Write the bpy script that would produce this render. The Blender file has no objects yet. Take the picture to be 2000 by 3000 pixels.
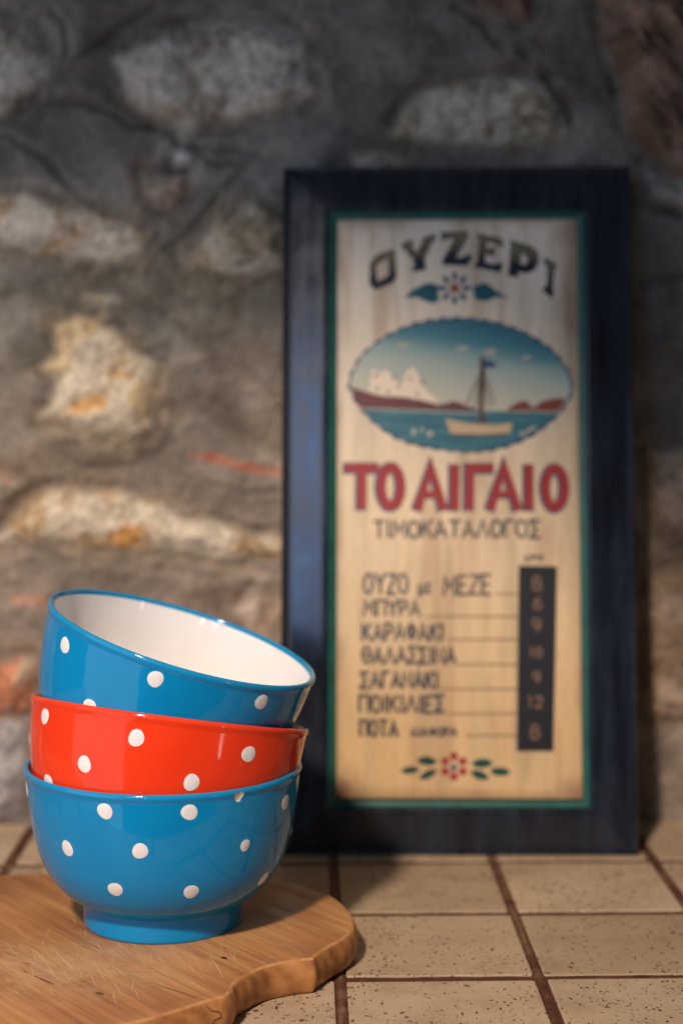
import bpy, math, random
import numpy as np
from mathutils import Matrix, Vector, geometry

S = bpy.context.scene
COL = S.collection
random.seed(7)
RNG = np.random.default_rng(11)
R = math.radians

# ------------------------------------------------------------------ camera
CAM_H, CAM_F, CAM_PITCH, CAM_YAW, CAM_ROLL = 0.29347, 4788.72, 0.07517, 0.02029, 0.00129


def rot(ax, a):
    c, s = math.cos(a), math.sin(a)
    return np.array({'x': [[1, 0, 0], [0, c, -s], [0, s, c]],
                     'y': [[c, 0, s], [0, 1, 0], [-s, 0, c]],
                     'z': [[c, -s, 0], [s, c, 0], [0, 0, 1]]}[ax])


CAM_R = rot('z', -CAM_YAW) @ rot('x', -CAM_PITCH) @ rot('y', CAM_ROLL)   # columns: right, forward, up
CAM_C = np.array([0, 0, CAM_H])
cam = bpy.data.cameras.new('camera')
cam_o = bpy.data.objects.new('camera', cam)
COL.objects.link(cam_o)
m = np.eye(4)
m[:3, 0], m[:3, 1], m[:3, 2], m[:3, 3] = CAM_R[:, 0], CAM_R[:, 2], -CAM_R[:, 1], CAM_C
cam_o.matrix_world = Matrix(m.tolist())
cam.sensor_fit = 'AUTO'
cam.sensor_width = 36
cam.lens = CAM_F / 3000 * 36
cam.clip_start, cam.clip_end = 0.02, 50
cam.dof.use_dof = True
cam.dof.focus_distance = 0.785
cam.dof.aperture_fstop = 4.1
cam.dof.aperture_blades = 0
S.camera = cam_o

# ------------------------------------------------------------------ world, lamps, exposure
w = bpy.data.worlds.new('World')
S.world = w
w.use_nodes = True
w.node_tree.nodes['Background'].inputs[0].default_value = (0.97, 0.98, 1.0, 1)
w.node_tree.nodes['Background'].inputs[1].default_value = 0.05
S.view_settings.view_transform = 'Standard'
S.view_settings.look = 'None'
S.view_settings.exposure = 0
S.view_settings.gamma = 1
S.view_settings.use_curve_mapping = False
S.cycles.max_bounces = 8


def aim(o, frm, to):
    o.location = frm
    o.rotation_euler = (Vector(to) - Vector(frm)).to_track_quat('-Z', 'Y').to_euler()


KEY_AZ, KEY_EL, KEY_D = R(18.5), R(40), 2.3
kd = np.array([math.sin(KEY_AZ) * math.cos(KEY_EL), math.cos(KEY_AZ) * math.cos(KEY_EL), -math.sin(KEY_EL)])
KEY_P = np.array([-0.0, 0.95, 0.10]) - KEY_D * kd
l = bpy.data.lights.new('warm_lamp', 'SPOT')
key = bpy.data.objects.new('warm_lamp', l)
COL.objects.link(key)
l.color = (1.0, 0.81, 0.62)
l.energy = 220
l.shadow_soft_size = 0.085
mid = np.array([-0.004, 1.05, 0.352])            # the upper edge of the pool of lamp light
far = mid - 0.85 * np.array([0.21, 0, 0.98])
vm, vf = mid - KEY_P, far - KEY_P
half = math.acos(vm @ vf / np.linalg.norm(vm) / np.linalg.norm(vf))
l.spot_size = 2 * half
l.spot_blend = 0.05
aim(key, KEY_P, far)

l = bpy.data.lights.new('window_light', 'AREA')
win = bpy.data.objects.new('window_light', l)
COL.objects.link(win)
l.shape = 'RECTANGLE'
l.size, l.size_y = 1.15, 1.7
l.color = (0.97, 0.98, 1.0)
l.energy = 6.2
aim(win, (-1.13, 0.06, 0.10), (-0.05, 0.9, 0.12))

l = bpy.data.lights.new('sky_window_light', 'AREA')      # a smaller pane nearer the camera, blue sky in it
win2 = bpy.data.objects.new('sky_window_light', l)
COL.objects.link(win2)
l.shape = 'RECTANGLE'
l.size, l.size_y = 0.26, 0.44
l.color = (0.34, 0.54, 1.0)
l.energy = 2.6
aim(win2, (-0.48, -0.38, 0.58), (0.0, 1.05, 0.2))
# two unseen narrow lights added behind the camera, mirrored as streaks inside the top bowl
for nm, at_, sx, sy, colr, pw in (('left_streak_light', (-0.30, -0.60, 0.335), 0.035, 0.15, (0.92, 0.96, 1.0), 0.30),
                                  ('right_streak_light', (1.42, -0.60, -0.16), 0.07, 0.55, (1.0, 0.93, 0.86), 0.95)):
    l = bpy.data.lights.new(nm, 'AREA')
    lo_ = bpy.data.objects.new(nm, l)
    COL.objects.link(lo_)
    l.shape = 'RECTANGLE'
    l.size, l.size_y, l.color, l.energy = sx, sy, colr, pw
    aim(lo_, at_, (-0.07, 0.84, 0.16))


# ------------------------------------------------------------------ tracing helpers
def unproj(px, py, n, d):
    """point where the sight line through photo pixel (px,py) meets the plane n.x = d"""
    v = CAM_R @ np.array([(px - 1000) / CAM_F, 1, -(py - 1500) / CAM_F])
    return CAM_C + v * ((d - n @ CAM_C) / (n @ v))


def proj(P):
    q = (P - CAM_C) @ CAM_R
    return np.stack([1000 + CAM_F * q[:, 0] / q[:, 1], 1500 - CAM_F * q[:, 2] / q[:, 1]], 1)


def lin(r, g, b):
    f = lambda c: c / 12.92 if c <= 0.04045 else ((c + 0.055) / 1.055) ** 2.4
    return (f(r / 255), f(g / 255), f(b / 255), 1)


# ------------------------------------------------------------------ mesh helpers
def link(name, me, mats=(), parent=None, smooth=True):
    o = bpy.data.objects.new(name, me)
    COL.objects.link(o)
    for mt in mats:
        me.materials.append(mt)
    if smooth:
        me.polygons.foreach_set('use_smooth', [True] * len(me.polygons))
    if parent:
        o.parent = parent
    return o


def mesh(name, verts, faces, mats=(), parent=None, smooth=True, idx=None):
    me = bpy.data.meshes.new(name)
    me.from_pydata([tuple(map(float, v)) for v in verts], [], [tuple(map(int, f)) for f in faces])
    if idx is not None:
        me.polygons.foreach_set('material_index', idx)
    me.update()
    return link(name, me, mats, parent, smooth)


def attr_f(o, name, vals):
    a = o.data.attributes.new(name, 'FLOAT', 'POINT')
    a.data.foreach_set('value', np.asarray(vals, dtype=np.float32))


def attr_c(o, name, cols):
    a = o.data.color_attributes.new(name, 'FLOAT_COLOR', 'POINT')
    c = np.ones((len(cols), 4), dtype=np.float32)
    c[:, :3] = cols
    a.data.foreach_set('color', c.ravel())


def tag(o, label, cat, group=None, kind=None):
    if label:
        o['label'] = label
    if cat:
        o['category'] = cat
    if group:
        o['group'] = group
    if kind:
        o['kind'] = kind


def grid_faces(nu, nv, wrap=False):
    i, j = np.meshgrid(np.arange(nu if wrap else nu - 1), np.arange(nv - 1), indexing='ij')
    a = i * nv + j
    b = ((i + 1) % nu) * nv + j
    return np.stack([a, b, b + 1, a + 1], -1).reshape(-1, 4)


def vnoise(x, y, scale, seed):
    r = np.random.default_rng(seed)
    L = r.random((257, 257))
    x, y = x * scale + 1000, y * scale + 1000
    xi, yi = np.floor(x).astype(int), np.floor(y).astype(int)
    fx, fy = x - xi, y - yi
    fx, fy = fx * fx * fx * (fx * (fx * 6 - 15) + 10), fy * fy * fy * (fy * (fy * 6 - 15) + 10)
    g = lambda a, b: L[a % 257, b % 257]
    return (g(xi, yi) * (1 - fx) + g(xi + 1, yi) * fx) * (1 - fy) + (g(xi, yi + 1) * (1 - fx) + g(xi + 1, yi + 1) * fx) * fy


def fbm(x, y, scale, seed, oct=4, gain=0.5):
    t, a, n = 0, 1, 0
    c, s = math.cos(0.6), math.sin(0.6)
    for k in range(oct):
        t = t + a * vnoise(x, y, scale, seed + k)
        n += a
        a *= gain
        scale *= 2.03
        x, y = x * c - y * s, x * s + y * c
    return t / n


def sstep(a, b, x):
    t = np.clip((x - a) / (b - a), 0, 1)
    return t * t * (3 - 2 * t)


def sdf_poly(x, y, P):
    P = np.asarray(P, float)
    d = np.full(x.shape, 1e9)
    ins = np.zeros(x.shape, bool)
    for k in range(len(P)):
        ax, ay = P[k - 1]
        bx, by = P[k]
        ex, ey = bx - ax, by - ay
        t = np.clip(((x - ax) * ex + (y - ay) * ey) / (ex * ex + ey * ey + 1e-12), 0, 1)
        d = np.minimum(d, np.hypot(x - ax - t * ex, y - ay - t * ey))
        c = ((ay > y) != (by > y)) & (x < ex * (y - ay) / (ey + 1e-15) + ax)
        ins ^= c
    return np.where(ins, -d, d)


def dist_line(x, y, P):
    d = np.full(x.shape, 1e9)
    for (ax, ay), (bx, by) in zip(P[:-1], P[1:]):
        ex, ey = bx - ax, by - ay
        t = np.clip(((x - ax) * ex + (y - ay) * ey) / (ex * ex + ey * ey + 1e-12), 0, 1)
        d = np.minimum(d, np.hypot(x - ax - t * ex, y - ay - t * ey))
    return d


def catmull(P, n=8, closed=True):
    P = np.asarray(P, float)
    out = []
    N = len(P)
    for k in range(N if closed else N - 1):
        if closed:
            p0, p1, p2, p3 = P[k - 1], P[k], P[(k + 1) % N], P[(k + 2) % N]
        else:
            p0, p1, p2, p3 = P[max(k - 1, 0)], P[k], P[k + 1], P[min(k + 2, N - 1)]
        for t in np.linspace(0, 1, n, endpoint=False):
            out.append(0.5 * (2 * p1 + (p2 - p0) * t + (2 * p0 - 5 * p1 + 4 * p2 - p3) * t * t + (3 * p1 - p0 - 3 * p2 + p3) * t ** 3))
    if not closed:
        out.append(P[-1])
    return np.array(out)


# ------------------------------------------------------------------ material helpers
class NT:
    def __init__(self, name, rough=0.5, spec=0.5, color=(0.5, 0.5, 0.5, 1)):
        self.m = bpy.data.materials.new(name)
        self.m.use_nodes = True
        self.t = self.m.node_tree
        self.b = self.t.nodes['Principled BSDF']
        self.b.inputs['Roughness'].default_value = rough
        self.b.inputs['Specular IOR Level'].default_value = spec
        self.b.inputs['Base Color'].default_value = color

    def n(self, typ, ins=None, **kw):
        nd = self.t.nodes.new(typ)
        for k, v in kw.items():
            setattr(nd, k, v)
        for k, v in (ins or {}).items():
            if isinstance(v, bpy.types.NodeSocket):
                self.t.links.new(v, nd.inputs[k])
            else:
                nd.inputs[k].default_value = v
        return nd

    def set(self, k, v):
        self.t.links.new(v, self.b.inputs[k])

    def math(self, op, a, b=0.0, c=0.0, clamp=False):
        nd = self.t.nodes.new('ShaderNodeMath')
        nd.operation = op
        nd.use_clamp = clamp
        for i, v in enumerate((a, b, c)):
            if isinstance(v, bpy.types.NodeSocket):
                self.t.links.new(v, nd.inputs[i])
            else:
                nd.inputs[i].default_value = v
        return nd.outputs[0]

    def mix(self, f, a, b, mode='MIX'):
        nd = self.t.nodes.new('ShaderNodeMix')
        nd.data_type = 'RGBA'
        nd.blend_type = mode
        for i, v in ((0, f), (6, a), (7, b)):
            if isinstance(v, bpy.types.NodeSocket):
                self.t.links.new(v, nd.inputs[i])
            else:
                nd.inputs[i].default_value = v
        return nd.outputs[2]

    def ramp(self, f, stops):
        nd = self.t.nodes.new('ShaderNodeValToRGB')
        e = nd.color_ramp.elements
        while len(e) < len(stops):
            e.new(0.5)
        for k, (p, c) in enumerate(stops):
            e[k].position = p
            e[k].color = c if len(c) == 4 else (*c, 1)
        self.t.links.new(f, nd.inputs[0])
        return nd.outputs[0]

    def range(self, v, a, b, c=0.0, d=1.0):
        nd = self.n('ShaderNodeMapRange', {'Value': v, 'From Min': a, 'From Max': b, 'To Min': c, 'To Max': d})
        return nd.outputs[0]

    def obj(self):
        return self.n('ShaderNodeTexCoord').outputs['Object']

    def mapping(self, v, rot=(0, 0, 0), scale=(1, 1, 1), loc=(0, 0, 0)):
        return self.n('ShaderNodeMapping', {'Vector': v, 'Rotation': rot, 'Scale': scale, 'Location': loc}).outputs[0]

    def noise(self, v, scale, detail=3, rough=0.5, dist=0.0):
        return self.n('ShaderNodeTexNoise', {'Vector': v, 'Scale': scale, 'Detail': detail, 'Roughness': rough, 'Distortion': dist}).outputs[0]

    def bump(self, h, strength=0.3, dist=0.001):
        nd = self.n('ShaderNodeBump', {'Height': h, 'Strength': strength, 'Distance': dist})
        self.set('Normal', nd.outputs[0])


def paint(name, col, rough=0.45, spec=0.35, var=0.25):
    t = NT(name, rough, spec, col)
    n = t.noise(t.obj(), 160, 4, 0.6)
    t.set('Base Color', t.mix(t.range(n, 0.35, 0.7, 0, var), col, (col[0] * 0.55, col[1] * 0.55, col[2] * 0.55, 1)))
    return t.m


# ================================================================== STONE WALL
WN = np.array([0, 1.0, -0.035])
WD = 1.0880


def wall_pt(px, py):
    p = unproj(px, py, WN, WD)
    return p[0], p[2]


def z5(L): return [(x / 1.568, y / 1.568) for x, y in L]
def z6(L): return [(1000 + x / 1.568, y / 1.568) for x, y in L]
def z7(L): return [(x * 0.574, 760 + y * 0.574) for x, y in L]


CREAM, WARM, ORANGE = (0.56, 0.485, 0.38), (0.56, 0.46, 0.35), (0.60, 0.30, 0.09)
GREYW, GREY, PINK = (0.50, 0.465, 0.41), (0.33, 0.285, 0.225), (0.46, 0.31, 0.25)
DARKR = (0.14, 0.082, 0.055)
STONES = [   # outline in the photo, stone colour, second colour, share of the second, relief in metres
    (z5([(-60, 20), (0, 30), (80, 90), (180, 140), (220, 250), (240, 350), (150, 430), (60, 520), (-60, 580)]), GREYW, GREY, 0.35, 0.006),
    (z5([(510, 260), (700, 160), (880, 100), (1120, 90), (1340, 130), (1430, 220), (1400, 330), (1490, 420), (1380, 480), (1100, 570), (860, 610), (700, 540), (590, 480), (560, 370)]), GREYW, GREY, 0.4, 0.008),
    (z5([(650, 780), (860, 790), (850, 880), (800, 960), (720, 960), (650, 880)]), PINK, GREY, 0.45, 0.004),
    (z5([(800, 720), (840, 680), (885, 720), (870, 755), (810, 755)]), (0.85, 0.82, 0.78), (0.8, 0.78, 0.75), 0.1, 0.005),
    (z5([(-60, 870), (0, 880), (130, 890), (260, 940), (460, 970), (560, 1010), (690, 1070), (660, 1180), (560, 1220), (300, 1200), (100, 1150), (-60, 1120)]), (0.55, 0.5, 0.43), (0.36, 0.26, 0.17), 0.4, 0.006),
    ([(640, 620), (750, 585), (840, 640), (860, 800), (700, 815), (560, 800), (530, 760), (600, 690)], (0.44, 0.40, 0.33), (0.3, 0.25, 0.18), 0.45, 0.006),
    (z7([(270, 330), (370, 270), (480, 300), (580, 360), (690, 470), (790, 530), (790, 700), (780, 860), (720, 920), (560, 890), (370, 830), (280, 810), (180, 820), (270, 720), (300, 620), (200, 560), (300, 480)]), CREAM, (0.58, 0.44, 0.27), 0.22, 0.007),
    (z7([(400, 700), (480, 670), (560, 680), (545, 780), (430, 800), (310, 790)]), (0.58, 0.33, 0.12), CREAM, 0.35, 0.0005),
    (z7([(540, 610), (610, 585), (690, 590), (700, 640), (580, 650)]), (0.58, 0.35, 0.14), CREAM, 0.35, 0.0005),
    (z7([(-90, 1400), (0, 1390), (130, 1230), (250, 1170), (450, 1170), (640, 1190), (800, 1240), (940, 1320), (1100, 1340), (1300, 1400), (1460, 1420), (1460, 1550), (1180, 1550), (900, 1500), (700, 1490), (500, 1490), (300, 1430), (120, 1440), (-90, 1470)]), CREAM, (0.48, 0.33, 0.19), 0.30, 0.006),
    (z7([(545, 1390), (640, 1340), (740, 1370), (720, 1470), (600, 1480), (560, 1450)]), ORANGE, CREAM, 0.2, 0.001),
    (z7([(960, 980), (1100, 1000), (1300, 1050), (1460, 1065), (1450, 1110), (1250, 1090), (1080, 1040), (970, 1010)]), (0.50, 0.10, 0.05), (0.5, 0.2, 0.12), 0.4, 0.0034),
    ([(-40, 1950), (0, 1940), (75, 1915), (115, 1945), (90, 2090), (0, 2110), (-40, 2110)], (0.50, 0.2, 0.11), (0.5, 0.36, 0.26), 0.45, 0.006),
    ([(-40, 1360), (0, 1368), (60, 1390), (80, 1420), (30, 1460), (-40, 1470)], (0.36, 0.22, 0.16), GREY, 0.3, 0.004),
    ([(25, 1735), (130, 1735), (190, 1760), (140, 1775), (30, 1775)], (0.46, 0.22, 0.14), PINK, 0.35, 0.003),
    ([(-40, 2120), (0, 2100), (70, 2110), (90, 2250), (60, 2400), (-40, 2410)], (0.40, 0.38, 0.38), (0.3, 0.27, 0.27), 0.5, 0.005),
    (z6([(220, 590), (300, 460), (400, 400), (560, 340), (700, 330), (860, 330), (960, 390), (1030, 520), (1050, 600), (980, 680), (850, 700), (600, 690), (400, 660), (260, 640)]), (0.46, 0.43, 0.37), (0.3, 0.25, 0.18), 0.45, 0.007),
    (z6([(40, 690), (280, 680), (330, 760), (250, 830), (60, 800)]), (0.38, 0.35, 0.3), GREY, 0.4, 0.003),
    (z6([(1180, -60), (1700, -60), (1700, 900), (1568, 850), (1450, 760), (1310, 630), (1260, 350), (1190, 200)]), DARKR, (0.24, 0.15, 0.11), 0.45, 0.018),
    (z6([(1380, 760), (1568, 830), (1640, 860), (1640, 960), (1420, 920)]), (0.42, 0.39, 0.36), GREY, 0.35, 0.006),
    ([(1895, 1320), (2000, 1300), (2080, 1310), (2080, 1580), (1990, 1590), (1905, 1540)], (0.33, 0.24, 0.17), (0.42, 0.32, 0.24), 0.4, 0.006),
    ([(1885, 1690), (2000, 1650), (2090, 1660), (2090, 2080), (1990, 2110), (1880, 2080)], (0.30, 0.21, 0.14), (0.44, 0.32, 0.24), 0.35, 0.005),
    ([(670, 1790), (730, 1740), (860, 1750), (860, 1900), (760, 1900)], (0.36, 0.25, 0.19), (0.5, 0.4, 0.33), 0.4, 0.006),
    ([(1330, -40), (1560, -40), (1540, 60), (1400, 40)], (0.16, 0.09, 0.07), DARKR, 0.4, 0.005),
    ([(240, 850), (330, 860), (370, 885), (300, 900), (230, 880)], (0.4, 0.36, 0.31), GREY, 0.4, 0.002),
]
GROOVES = [z5([(720, 10), (600, 80), (480, 180), (350, 280), (250, 430)]), z5([(250, 60), (300, 120), (305, 200), (290, 330), (250, 420)]),
           z5([(-60, 590), (0, 560), (90, 500), (180, 430)]), z5([(180, 470), (320, 460), (470, 500), (600, 570), (710, 590)]),
           z5([(-60, 590), (0, 610), (100, 670), (200, 720), (300, 830), (400, 920), (490, 990)]), z5([(830, 650), (950, 680), (1180, 690)]),
           z5([(900, 740), (1040, 745), (1150, 740)]), z5([(1190, 700), (1050, 850), (950, 980), (850, 1090), (740, 1170), (690, 1240)]),
           z6([(530, 20), (620, 90), (720, 190)]), z6([(820, 220), (900, 290), (960, 370), (1030, 480), (1060, 560)]),
           z7([(830, 530), (900, 700), (870, 880), (830, 980), (700, 1010), (500, 940), (300, 960)]),
           z7([(700, 230), (850, 290), (1000, 420), (1250, 560), (1400, 680)]), z7([(870, 1070), (1000, 1130), (1150, 1170), (1250, 1200), (1420, 1180)]),
           z7([(280, 960), (400, 1040), (560, 1060), (800, 1020)]), z7([(1440, 1400), (1060, 1310), (900, 1230)]),
           [(1860, 828), (2000, 806), (2100, 800)], [(1918, 617), (2000, 622), (2100, 640)], [(1930, 1365), (1990, 1370)],
           [(0, 1560), (200, 1640), (420, 1660), (640, 1690)]]


def build_wall():
    x0, x1, h0, h1, st = -0.62, 0.70, -0.015, 0.72, 0.0018
    xs, zs = np.arange(x0, x1, st), np.arange(h0, h1, st)
    X, Z = np.meshgrid(xs, zs, indexing='ij')
    wx = X + 0.006 * (fbm(X, Z, 55, 3, 4) - 0.5)
    wz = Z + 0.006 * (fbm(X, Z, 55, 23, 4) - 0.5)
    # mortar
    big = fbm(X, Z, 9, 41, 3)
    med = fbm(X, Z, 38, 51, 4)
    fine = fbm(X, Z, 190, 61, 3)
    smear = fbm(X * 0.9 + Z * 0.35, Z * 1.6 - X * 0.3, 26, 57, 4)
    disp = 0.013 * (big - 0.5) + 0.008 * (med - 0.5) + 0.0045 * (smear - 0.5) + 0.0018 * (fine - 0.5)
    up = sstep(0.18, 0.40, Z + 0.12 * (big - 0.5))
    low_mortar = np.array([0.240, 0.193, 0.160])
    cem = np.array([0.175, 0.170, 0.155])
    col = low_mortar * (1 - up[..., None]) + cem * up[..., None]  # mortar browner low down, greyer higher up
    col = col * (0.68 + 0.64 * med[..., None]) * (0.85 + 0.3 * fine[..., None]) * (0.75 + 0.5 * smear[..., None])
    pat = sstep(0.50, 0.66, fbm(X, Z, 21, 71, 4))[..., None]
    col = col * (1 - 0.35 * pat) + np.array([0.12, 0.10, 0.08]) * 0.35 * pat
    pale = sstep(0.48, 0.62, fbm(X, Z * 1.4, 14, 77, 4))[..., None]
    col = col * (1 + 0.30 * pale)
    dk = sstep(0.52, 0.66, fbm(X, Z * 1.3, 17, 87, 4))[..., None]
    col = col * (1 - dk * np.array([0.24, 0.28, 0.33]))
    # incised lines in the pointing
    g = np.zeros_like(X)
    for L in GROOVES:
        d = dist_line(wx, wz, catmull([wall_pt(*p) for p in L], 5, False))
        g = np.maximum(g, (1 - sstep(0.0004, 0.0042, d)) * (0.95 if L[0][1] < 820 and L[-1][1] < 820 else 0.42))
    disp -= 0.0034 * g
    col = col * (1 - 0.32 * g[..., None])
    # stones
    polys = [([wall_pt(*p) for p in P], a, b, f, r) for P, a, b, f, r in STONES]
    rr = np.random.default_rng(5)
    lo, hi = wall_pt(-60, 2400), wall_pt(2060, -40)
    for k in range(70):   # the same masonry beyond the picture's edges
        cx, cz = rr.uniform(x0, x1), rr.uniform(0.02, h1)
        if lo[0] - 0.04 < cx < hi[0] + 0.04 and cz < hi[1] + 0.03:
            continue
        n = rr.integers(7, 11)
        rx, rz = rr.uniform(0.03, 0.065), rr.uniform(0.02, 0.04)
        P = [(cx + rx * math.cos(t) * rr.uniform(0.7, 1.1), cz + rz * math.sin(t) * rr.uniform(0.7, 1.1)) for t in np.linspace(0, 2 * math.pi, n, endpoint=False)]
        a, b = [(GREYW, GREY), (CREAM, ORANGE), (PINK, GREY), (DARKR, PINK), (WARM, GREY)][rr.integers(0, 5)]
        polys.append((P, a, b, 0.4, 0.006))
    crag = fbm(X, Z, 95, 81, 4, 0.62)
    crys = fbm(X, Z, 260, 91, 2, 0.6)
    strat = fbm(X * 0.75 + Z * 0.66, (Z * 0.75 - X * 0.66) * 0.25, 120, 99, 3)
    for k, (P, a, b, f, r) in enumerate(polys):
        P = np.array(P)
        sel = (X > P[:, 0].min() - .03) & (X < P[:, 0].max() + .03) & (Z > P[:, 1].min() - .03) & (Z < P[:, 1].max() + .03)
        if not sel.any():
            continue
        d = sdf_poly(wx[sel], wz[sel], P)
        mk = 1 - sstep(-0.0055, 0.0026, d + 0.005 * (crag[sel] - 0.5) + 0.003 * (crys[sel] - 0.5))
        x, z = X[sel], Z[sel]
        halo = (1 - mk) * (1 - sstep(0.0, 0.020, d)) * sstep(0.46, 0.60, crag[sel] + 0.25 * (med[sel] - 0.5)) * 0.55
        if r > 0.0035:
            col[sel] = col[sel] * (1 - halo[:, None]) + (0.6 * np.array(a) + 0.4 * np.array(b)) * 0.72 * halo[:, None]
            disp[sel] += 0.0015 * halo
        if r > 0.0035:      # the pointing is raked back round the stone
            ring = (1 - mk) * (1 - sstep(0.001, 0.011, d)) * sstep(0.35, 0.6, med[sel] + 0.12)
            disp[sel] -= 0.0035 * ring
            col[sel] = col[sel] * (1 - ring[:, None] * np.array([0.18, 0.22, 0.27]))  # contact shade round the stone worked into the mortar colour
        dark = sum(a) < 0.4
        cg = (strat if dark else crag)[sel]
        disp[sel] = disp[sel] * (1 - 0.4 * mk) + mk * (r * sstep(0.002, -0.016, d) + (0.016 if dark else 0.0050) * (cg - 0.5) + 0.0012 * (crys[sel] - 0.5))
        s2 = sstep(0.60 - f * 0.35, 0.70 - f * 0.22, fbm(x, z, 48, 200 + 7 * k, 4))[:, None]
        c = np.array(a) * (1 - s2) + np.array(b) * s2
        c = c * (0.62 + 0.74 * cg[:, None]) * (0.78 + 0.44 * crys[sel][:, None])
        c = c * (1 - 0.18 * sstep(0.44, 0.30, cg)[:, None])
        gl = sstep(0.64, 0.80, crys[sel])[:, None] * (0.0 if dark else 0.5)  # crystal glints put into the colour as pale specks
        c = c * (1 - gl) + np.minimum(np.array(a) * 1.45, 0.85) * gl
        col[sel] = col[sel] * (1 - mk[:, None]) + c * mk[:, None]
    Y = WD + 0.035 * Z - disp
    V = np.stack([X, Y, Z], -1).reshape(-1, 3)
    F = grid_faces(len(xs), len(zs))
    # a back and sides, so that the wall is solid
    nb = len(V)
    bx = [(x0, 1.4, h0), (xs[-1], 1.4, h0), (xs[-1], 1.4, zs[-1]), (x0, 1.4, zs[-1])]
    V = np.vstack([V, bx])
    nz = len(zs)
    faces = [tuple(f) for f in F]
    faces.append((nb + 1, nb, nb + 3, nb + 2))
    top = [i * nz + nz - 1 for i in range(len(xs))]
    faces.append(tuple(top + [nb + 2, nb + 3]))
    faces.append(tuple([j for j in range(nz)] + [nb + 3, nb]))
    faces.append(tuple([(len(xs) - 1) * nz + j for j in range(nz - 1, -1, -1)] + [nb + 1, nb + 2]))
    t = NT('rubble_stone', 0.82, 0.35)
    at = t.n('ShaderNodeVertexColor', layer_name='col').outputs[0]
    n = t.noise(t.obj(), 420, 5, 0.65)
    t.set('Base Color', t.mix(0.7, at, t.ramp(n, [(0.3, (0.5, 0.5, 0.5)), (0.7, (1.35, 1.35, 1.35))]), 'MULTIPLY'))
    t.bump(n, 0.5, 0.0015)
    o = mesh('stone_wall', V, faces, [t.m])
    c = np.full((len(V), 3), 0.2)
    c[:nb] = np.clip(col.reshape(-1, 3), 0.01, 0.9)
    attr_c(o, 'col', c)
    tag(o, 'old rubble stone wall with grey mortar smeared round pale rough stones behind the sign', 'wall')


build_wall()

# ================================================================== TILED COUNTERTOP
TX0, TY0, TP = 0.01488, 0.79571, 0.1


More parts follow.
